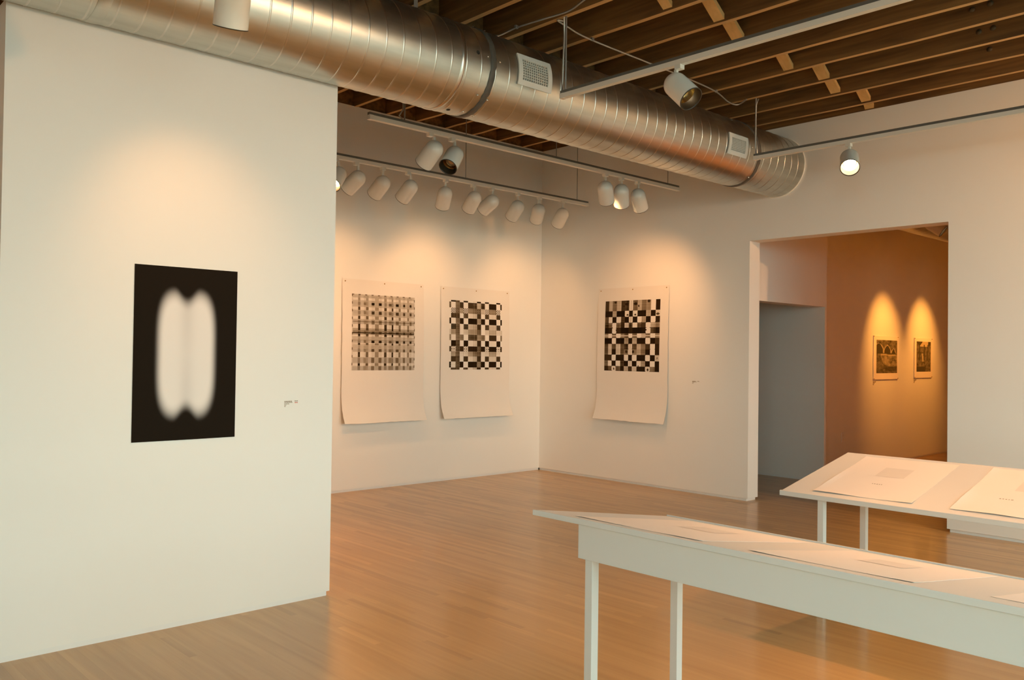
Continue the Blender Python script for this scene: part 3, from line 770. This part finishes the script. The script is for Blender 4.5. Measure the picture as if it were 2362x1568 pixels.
def img_print2():
    W, H = 150, 150
    rg = np.random.RandomState(21)
    xs = (np.arange(W) + .5) / W; ys = (np.arange(H) + .5) / H
    J, I = np.meshgrid(np.arange(H), np.arange(W), indexing='ij')
    colA = [(.095, .130, 1.0), (.215, .255, .75), (.355, .415, .45), (.500, .540, .95), (.615, .650, 1.0), (.735, .765, .6), (.875, .905, .5)]
    colB = [(.180, .215, .5), (.300, .345, 1.0), (.415, .460, 1.0), (.575, .618, .7), (.690, .735, 1.0), (.805, .838, .95), (.915, .950, .9)]
    rowA = [(.050, .083, .35), (.170, .207, .85), (.285, .327, .9), (.395, .475, .95), (.523, .554, 1.0), (.640, .667, .9), (.763, .825, .9), (.905, .940, 1.0)]
    rowB = [(.107, .140, 1.0), (.217, .260, .85), (.340, .403, .55), (.492, .527, 1.05), (.608, .640, 1.0), (.722, .752, .75), (.835, .902, .6), (.945, 1.0, .55)]
    def cls(x, L):
        o = np.zeros(len(x))
        for a, b, s in L: o[(x >= a) & (x < b)] = s
        return o
    cA = cls(xs, colA)[None, :]; cB = cls(xs, colB)[None, :]; rA = cls(ys, rowA)[:, None]; rB = cls(ys, rowB)[:, None]
    chk = ((I + J) % 2).astype(float); dots = ((I % 2 == 0) & (J % 2 == 0)).astype(float)
    hl = (J % 2).astype(float); vl = (I % 3 == 0).astype(float)
    g = 0.80 - 0.10 * vl + 0 * chk
    gapc = (cA == 0) & (cB == 0); gapr = (rA == 0) & (rB == 0)
    g = np.where(gapr & (cB > 0), 0.66 - 0.22 * hl, g)
    g = np.where(gapr & (cA > 0), 0.62 - 0.25 * cA * chk, g)
    g = np.where(gapr & gapc, 0.72 - 0.22 * dots, g)
    g = np.where((rB > 0) & gapc, 0.88 - 0.55 * chk, g)
    g = np.where((rB > 0) & (cA > 0), 0.80 - 0.6 * np.maximum(chk, dots) * np.clip(cA, .5, 1), g)
    g = np.where((rB > 0) & (cB > 0), np.clip(0.62 - 0.58 * rB * cB, .04, 1) - 0.06 * hl, g)
    g = np.where((rA > 0) & (cA > 0), np.clip(0.62 - 0.60 * rA * cA, .04, 1) + 0.12 * chk * (1 - cA), g)
    g = np.where((rA > 0) & gapc, 0.90 - 0.08 * vl, g)
    g = np.where((rA > 0) & (cB > 0), 0.84 - 0.12 * hl, g)
    y = ys[:, None] + 0 * g
    g = np.where((y > .445) & (y < .535), g * 0.62, g)
    g = np.where(np.abs(y - .507) < .0045, 0.08, g)
    for yy in (.36, .602, .655): g = np.where(np.abs(y - yy) < .0035, g * .6, g)
    edge = (I < 2) | (I >= W - 2) | (J < 2)
    g = np.where(edge, np.where(((I // 5 + J // 5) % 3) == 0, .25, .75), g)
    return tone(g + 0.03 * rg.randn(H, W))

def print_sheet(name, label, wallax, c0, c1, zt, zb, img, ib, ztI, zbI, wpos, flare=0.085, seed=1):
    """paper pinned along its top edge; the foot curls away from the wall.
    wallax 'back': s runs along +u ; 'right': s runs along -v"""
    root = empty(name, (c0 if wallax == 'back' else wpos, wpos if wallax == 'back' else c0, zb))
    tag(root, label, 'print', 'large patterned prints on pinned paper')
    base = Vector(root.location)
    L = zt - zb
    def off(t, s=0.5):
        d = 0.004 + 0.018 * math.sin(min(t, 0.9) / 0.9 * math.pi * 0.8)
        if t > 0.70: d += flare * ((t - 0.70) / 0.30) ** 3.0
        return d + 0.003 * math.sin(3 * s + seed)
    def P(c, t, s, lift=0.0):
        d = off(t, s) + lift
        z = zt - L * t
        p = Vector((c, wpos - d, z)) if wallax == 'back' else Vector((wpos - d, c, z))
        return p - base
    nx, nz = 26, 60; vs = []; fs = []
    r = random.Random(seed)
    je = [[r.uniform(-.0022, .0022) for _ in range(nz + 1)] for _ in range(2)]; jb = [r.uniform(-.002, .002) for _ in range(nx + 1)]
    for j in range(nz + 1):
        for i in range(nx + 1):
            s = i / nx; t = j / nz; c = c0 + (c1 - c0) * s
            if i == 0: c += je[0][j]
            if i == nx: c += je[1][j]
            tt = t + (jb[i] if j == nz else 0)
            vs.append(P(c, tt, s))
    for j in range(nz):
        for i in range(nx):
            a = j * (nx + 1) + i; fs.append((a, a + nx + 1, a + nx + 2, a + 1))
    me = bpy.data.meshes.new('paper_sheet'); me.from_pydata(vs, [], fs); me.update()
    me.polygons.foreach_set('use_smooth', [True] * len(fs))
    obj('paper_sheet', me, PAPER, root)
    def f(s, t):
        c = ib[0] + (ib[1] - ib[0]) * s; z = ztI + (zbI - ztI) * t
        return P(c, (zt - z) / L, (c - c0) / (c1 - c0), 0.0012)
    obj('printed_image', grid_mesh('printed_image', f, img), INK, root)
    for s in (0.035, 0.5, 0.965):
        m = MB(); m.lathe([(0.0, 0.006), (0.005, 0.005), (0.0065, 0.0)], 10)
        q = m.build('pin', PIN, root, smooth=True)
        q.location = P(c0 + (c1 - c0) * s, 0.017, s, 0.001)
        q.rotation_euler = (math.pi / 2, 0, 0) if wallax == 'back' else (0, -math.pi / 2, 0)
    return root
print_sheet('pinned_print', 'large paper print of a fine sepia plaid weave beside the partition', 'back', 4.598, 5.614, 2.128, 0.685, img_print2(), (4.71, 5.492), 1.981, 1.212, VL, seed=2)
print_sheet('pinned_print', 'large paper print of bold checks with projecting side tabs next to the room corner', 'back', 5.845, 6.868, 2.128, 0.685, img_print3(), (5.963, 6.745), 1.984, 1.216, VL, seed=3)
print_sheet('pinned_print', 'large paper print of blurred black checks alone on the right wall', 'right', 6.462, 5.478, 2.146, 0.685, img_print4(), (6.353, 5.588), 2.002, 1.226, UW, flare=0.075, seed=4)

# black print with two soft white columns on the partition
def img_glow():
    W, H = 72, 110
    X, Y = np.meshgrid((np.arange(W) + .5) / W, (np.arange(H) + .5) / H)
    a = np.abs(X - 0.505); y = np.abs(Y - 0.508)
    outer = (np.maximum(a - 0.125, 0) / 0.150) ** 2.0
    hh = np.where(a < 0.125, 0.305 + 0.05 * (0.5 - 0.5 * np.cos(math.pi * np.clip(a / 0.125, 0, 1))), 0.355)
    s = outer + (y / hh) ** 4.0
    k = np.clip((1.62 - s) / 1.25, 0, 1); v = (k * k * (3 - 2 * k)) ** 1.5
    v *= 1 - 0.16 * np.exp(-(a / 0.07) ** 2) * (0.6 + 0.4 * np.clip(y / 0.3, 0, 1))
    v = v[..., None]
    return np.array((0.017, 0.012, 0.008)) * (1 - v) + np.array((0.86, 0.80, 0.75)) * v
g = empty('photographic_print', (1.522, VP, 0.942)); tag(g, 'black print with two glowing white columns on the partition', 'print')
def bow(s, t): return 0.003 + 0.006 * t * math.sin(math.pi * s)
def fg(s, t): return (0.53 * s, -bow(s, t) - 0.0012, 0.873 * (1 - t))
obj('printed_image', grid_mesh('printed_image', fg, img_glow(), True), INK, g)
m = MB(); nx, nz = 12, 12
vs = [(0.53 * i / nx, -bow(i / nx, j / nz), 0.873 * (1 - j / nz)) for j in range(nz + 1) for i in range(nx + 1)]
m.add(vs, [(j * (nx + 1) + i, (j + 1) * (nx + 1) + i, (j + 1) * (nx + 1) + i + 1, j * (nx + 1) + i + 1) for j in range(nz) for i in range(nx)])
o = m.build('paper_backing', PAPER, g, smooth=True); md = o.modifiers.new('thick', 'SOLIDIFY'); md.thickness = 0.0012; md.offset = -1

# two small prints in the next gallery: generic etched scenes in dark tones
def img_small(seed, W, H, kind):
    rg = np.random.RandomState(seed)
    X, Y = np.meshgrid((np.arange(W) + .5) / W, (np.arange(H) + .5) / H)
    nz = np.zeros((H, W))
    for j in range(H):
        for i in range(W): nz[j, i] = noise.noise(Vector((X[j, i] * 9 + seed, Y[j, i] * 12, seed * 1.7))) + 0.6 * noise.noise(Vector((X[j, i] * 24, Y[j, i] * 30 + seed, 3.1)))
    g = 0.20 + 0.22 * nz
    base = np.array((0.10, 0.085, 0.03)); hi = np.array((0.62, 0.50, 0.28))
    if kind == 0:
        for cx, w, top in ((.10, .22, .10), (.52, .17, .16), (.82, .12, .26)):
            inside = (np.abs(X - cx) < w * np.clip((Y - top) / .16, 0, 1) ** .5) & (Y > top) & (Y < .42)
            rim = (np.abs(np.abs(X - cx) - w * np.clip((Y - top) / .16, 0, 1) ** .5) < .022) & (Y > top - .02) & (Y < .40)
            g = np.where(inside, .04, g); g = np.where(rim, .72, g)
        hull = (Y > .42 + .05 * X) & (Y < .80 - .5 * (X - .75) ** 2) & (X > .18 + .5 * (Y - .45))
        g = np.where(hull, .42 + .35 * nz, g); g = np.where((np.abs(Y - .42 - .05 * X) < .02) & (X > .2), .7, g)
        g = np.where((Y > .80) & (X > .42) & (Y < .93), .10 + .1 * nz, g)
    else:
        sky = (Y < .17) & (X > .22) & (X < .8); g = np.where(sky, .9, g)
        g = np.where((Y < .15 - .12 * np.abs(X - .2) / .2) & (X < .42), .05, g); g = np.where((Y < .12) & (X > .82), .05, g)
        for cx in (.2, .54, .78): g = np.where((np.abs(X - cx) < .03) & (Y > .1) & (Y < .62), .05, g)
        g = np.where((Y > .84) & (X < .6), .06, g)
        g = np.where((np.abs(X - .40 - .2 * (Y - .4)) < .05) & (Y > .40) & (Y < .66), .75, g)
    g = np.clip(g, 0, 1)[..., None]
    return base * (1 - g) * 0.55 + hi * g
for (u0, u1, z0, z1, iu0, iu1, iz0, iz1, kind, lb) in (
        (11.155, 11.915, 1.125, 1.704, 11.235, 11.875, 1.207, 1.648, 0, 'small dark print with arches, left one in the next gallery'),
        (12.458, 13.085, 1.134, 1.703, 12.525, 13.03, 1.222, 1.652, 1, 'small dark print with a yellow patch, right one in the next gallery')):
    r = empty('small_print', (u0, 4.996, z0)); tag(r, lb, 'print', 'small prints in the next gallery')
    m = MB(); m.box((0, -0.012, 0), (u1 - u0, -0.004, z1 - z0)); o = m.build('paper_sheet', PAPER2, r, bevel=0.0015)
    W, H = (56, 46) if kind == 0 else (46, 48)
    obj('printed_image', grid_mesh('printed_image', lambda s, t: (iu0 - u0 + (iu1 - iu0) * s, -0.0128, iz1 - z0 + (iz0 - iz1) * t), img_small(5 + kind, W, H, kind)), INK, r)
    for (x, z) in ((0.012, z1 - z0 - 0.01), (u1 - u0 - 0.012, z1 - z0 - 0.01), (0.012, 0.01), (u1 - u0 - 0.012, 0.01)):
        m = MB(); m.lathe([(0.0, 0.006), (0.006, 0.004), (0.008, 0.0)], 10); q = m.build('pin', PIN, r, smooth=True)
        q.location = (x, -0.012, z); q.rotation_euler = (math.pi / 2, 0, 0)

# captions lettered on the walls (far too small to read in the photograph) and red sale dots
def caption(name, label, org, ax, lines, lh, seed):
    r = random.Random(seed); root = empty(name, org); tag(root, label, 'caption')
    for (x0, wid, row, hgt) in lines:
        m = MB(); x = x0
        while x < x0 + wid:
            w = min(r.uniform(0.004, 0.011), x0 + wid - x)
            if ax == 'u': m.box((x, -0.0012, -row * lh - hgt), (x + w, 0.0, -row * lh))
            else: m.box((-0.0012, -x - w, -row * lh - hgt), (0.0, -x, -row * lh))
            x += w + 0.0022
        m.build('text_line', INKGREY, root)
    return root
c = caption('wall_caption', 'tiny caption text with two red dots right of the black print', (2.340, VP, 1.122), 'u',
            [(0, .046, 0, .0052), (0, .048, 1, .0036), (0, .029, 2, .0036), (0, .012, 3, .0036), (0, .007, 4, .0036), (.062, .022, -0.1, .004)], .0072, 3)
for x in (0.067, 0.077):
    m = MB(); m.lathe([(0, 0.0014), (0.0032, 0.0012), (0.0034, 0.0)], 12); q = m.build('sale_dot', REDDOT, c)
    q.location = (x, 0, -0.010); q.rotation_euler = (math.pi / 2, 0, 0)
caption('wall_caption', 'tiny caption text on the right wall beside the blurred check print', (UW, 5.182, 1.146), 'v',
        [(0, .040, 0, .006), (0, .052, 1, .004), (0, .02, 2, .004), (0, .012, 3, .004), (.062, .022, 0, .006)], .0075, 4)
caption('wall_caption', 'small caption text under the arched print in the next gallery', (11.16, 4.996, 1.10), 'u', [(0, .09, 0, .012), (0, .05, 1, .010), (0, .03, 2, .01)], .018, 5)
caption('wall_caption', 'small caption text under the yellow-topped print in the next gallery', (12.46, 4.996, 1.11), 'u', [(0, .09, 0, .012), (0, .05, 1, .010), (0, .03, 2, .01)], .018, 6)
m = empty('wall_outlet', (10.29, 4.996, 0.36)); tag(m, 'small outlet plate low on the next gallery wall', 'outlet')
box_obj('cover_plate', (0, -0.006, 0), (0.075, 0, 0.115), PLINTH, m, bevel=0.002)
for z in (0.02, 0.067): box_obj('socket', (0.022, -0.0075, z), (0.053, -0.005, z + 0.028), TRACKWHITE, m, bevel=0.001)

# ------------------------------------------------------------------ display tables with sloping tops
def table(label, u0, u1, z0, z1, v0, v1, ends, legs_u, leg_top, high_u, skirt_z):
    """u0/u1 near and far edge of the top, z0/z1 their heights; v0 is the end in view"""
    root = empty('display_table', ((u0 + u1) / 2, (v0 + v1) / 2, 0)); tag(root, label, 'table')
    b = Vector(root.location); T = 0.02
    sl = (z1 - z0) / (u1 - u0); zt = lambda u: z0 + sl * (u - u0)
    def prism(name, uz, va, vb, mat=TABLE, bev=0.0015):
        m = MB(); n = len(uz)
        vs = [Vector((u, va, z)) - b for (u, z) in uz] + [Vector((u, vb, z)) - b for (u, z) in uz]
        fs = [tuple(range(n)), tuple(range(2 * n - 1, n - 1, -1))] + [(i, n + i, n + (i + 1) % n, (i + 1) % n) for i in range(n)]
        m.add(vs, fs); return m.build(name, mat, root, fix=True, bevel=bev)
    prism('table_top', [(u0, z0 - T), (u1, z1 - T), (u1, z1), (u0, z0)], v1, v0)
    ue = u1 if z1 < z0 else u0; w = -0.012 if z1 < z0 else 0.012
    prism('edge_rail', [(ue, zt(ue) - 0.001), (ue + w, zt(ue + w) - 0.001), (ue + w, zt(ue + w) + 0.006), (ue, zt(ue) + 0.006)], v1, v0, bev=0.0008)
    ea, eb = ends
    for uu, t in high_u:      # long aprons
        prism('apron', [(uu, skirt_z), (uu + t, skirt_z), (uu + t, zt(uu + t) - T), (uu, zt(uu) - T)], eb, ea)
    ua, ub = legs_u[0], legs_u[1] + 0.036
    for va in (ea - 0.02, eb):  # wedge-shaped end panels
        uL, uR = min(ua, high_u[0][0]) + 0.02, max(ub, high_u[-1][0])
        prism('end_panel', [(uL, skirt_z), (uR, skirt_z), (uR, zt(uR) - T), (uL, zt(uL) - T)], va, va + 0.02)
    for va in (ea - 0.058, eb + 0.022):
        for uu in legs_u:
            prism('leg', [(uu, 0), (uu + 0.036, 0), (uu + 0.036, leg_top), (uu, leg_top)], va, va + 0.034)
    return root, zt
t1, zt1 = table('white display table nearest the camera, its top sloping away', 2.285, 3.131, 0.815, 0.690, 2.314, -0.35, (2.094, -0.13), (2.312, 2.82), 0.672, [(2.300, 0.018), (2.86, 0.018)], 0.671)
t2, zt2 = table('white display table before the opening, its top sloping towards the camera', 4.40, 5.225, 0.651, 0.812, 2.493, -0.6, (2.30, -0.38), (4.417, 4.925), 0.632, [(4.945, 0.018)], 0.634)

def sheet(label, corners, zf, curl_edge, seed, tone_rect=None, note=None, group='loose paper sheets on the tables'):
    """paper lying on a sloping top; corners NL, NR, FR, FL as (u, v)"""
    NL, NR, FR, FL = [Vector((*c, 0)) for c in corners]
    root = empty('paper_print', (NL.x, NL.y, zf(NL.x))); tag(root, label, 'paper', group)
    b = Vector(root.location); r = random.Random(seed)
    ph = [r.uniform(0, 6) for _ in range(4)]
    def P(s, t, lift=0.0):
        p = (NL * (1 - s) + NR * s) * (1 - t) + (FL * (1 - s) + FR * s) * t
        w = 0.0003 + 0.0008 * max(0, noise.noise(Vector((s * 3 + seed, t * 3, 1.3))))
        near = max(0, 1 - t / 0.12); left = max(0, 1 - s / 0.10)
        w += curl_edge * near ** 2 * (0.55 + 0.45 * math.sin(6.0 * s + ph[0])) + curl_edge * 0.7 * left ** 2 * (0.5 + 0.5 * math.sin(8 * t + ph[1]))
        return Vector((p.x, p.y, zf(p.x) + w + lift)) - b
    nx, ny = 30, 36
    vs = []
    for j in range(ny + 1):
        for i in range(nx + 1):
            q = P(i / nx, j / ny)
            if i in (0, nx): q.y += r.uniform(-.0015, .0015)
            if j in (0, ny): q.x += r.uniform(-.0015, .0015)
            vs.append(q)
    m = MB(); m.add(vs, [(j * (nx + 1) + i, j * (nx + 1) + i + 1, (j + 1) * (nx + 1) + i + 1, (j + 1) * (nx + 1) + i) for j in range(ny) for i in range(nx)])
    o = m.build('paper_sheet', PAPER2, root); md = o.modifiers.new('thick', 'SOLIDIFY'); md.thickness = 0.0005; md.offset = 1.0
    if tone_rect:
        s0, s1, ta, tb = tone_rect; m = MB(); k = 8
        vs = [P(s0 + (s1 - s0) * i / k, ta + (tb - ta) * j / k, 0.0014) for j in range(k + 1) for i in range(k + 1)]
        m.add(vs, [(j * (k + 1) + i, j * (k + 1) + i + 1, (j + 1) * (k + 1) + i + 1, (j + 1) * (k + 1) + i) for j in range(k) for i in range(k)])
        m.build('plate_impression', FAINT, root)
    if note:
        s0, s1, t = note; m = MB(); s = s0
        while s < s1:
            w = r.uniform(.008, .02)
            m.add([P(s, t, .0016), P(s + w, t, .0016), P(s + w, t + .012, .0016), P(s, t + .012, .0016)], [(0, 1, 2, 3)]); s += w + .012
        m.build('pencil_note', INKGREY, root)
    return root
sheet('cream paper sheet at the left end of the far table', [(4.471, 2.332), (4.477, 1.802), (5.186, 1.822), (5.174, 2.352)], zt2, 0.006, 1, (.36, .66, .52, .75), (.44, .55, .32))
sheet('cream paper sheet on the far table cut by the right edge of the photo', [(4.473, 1.619), (4.476, 1.09), (5.19, 1.11), (5.193, 1.646)], zt2, 0.006, 2, (.36, .66, .52, .75), (.30, .42, .32))
sheet('cream paper sheet at the left end of the nearest table', [(2.352, 2.154), (2.345, 1.610), (3.06, 1.61), (3.06, 2.154)], zt1, 0.0016, 3, (.36, .66, .50, .74), None)
sheet('middle cream paper sheet in view on the nearest table', [(2.350, 1.434), (2.360, 0.944), (3.08, 0.965), (3.06, 1.434)], zt1, 0.0016, 4, (.36, .66, .50, .74), None)
sheet('cream paper sheet on the nearest table cut by the right edge of the photo', [(2.400, 0.767), (2.400, 0.25), (3.08, 0.25), (3.08, 0.767)], zt1, 0.0016, 5, (.36, .66, .50, .74), None)
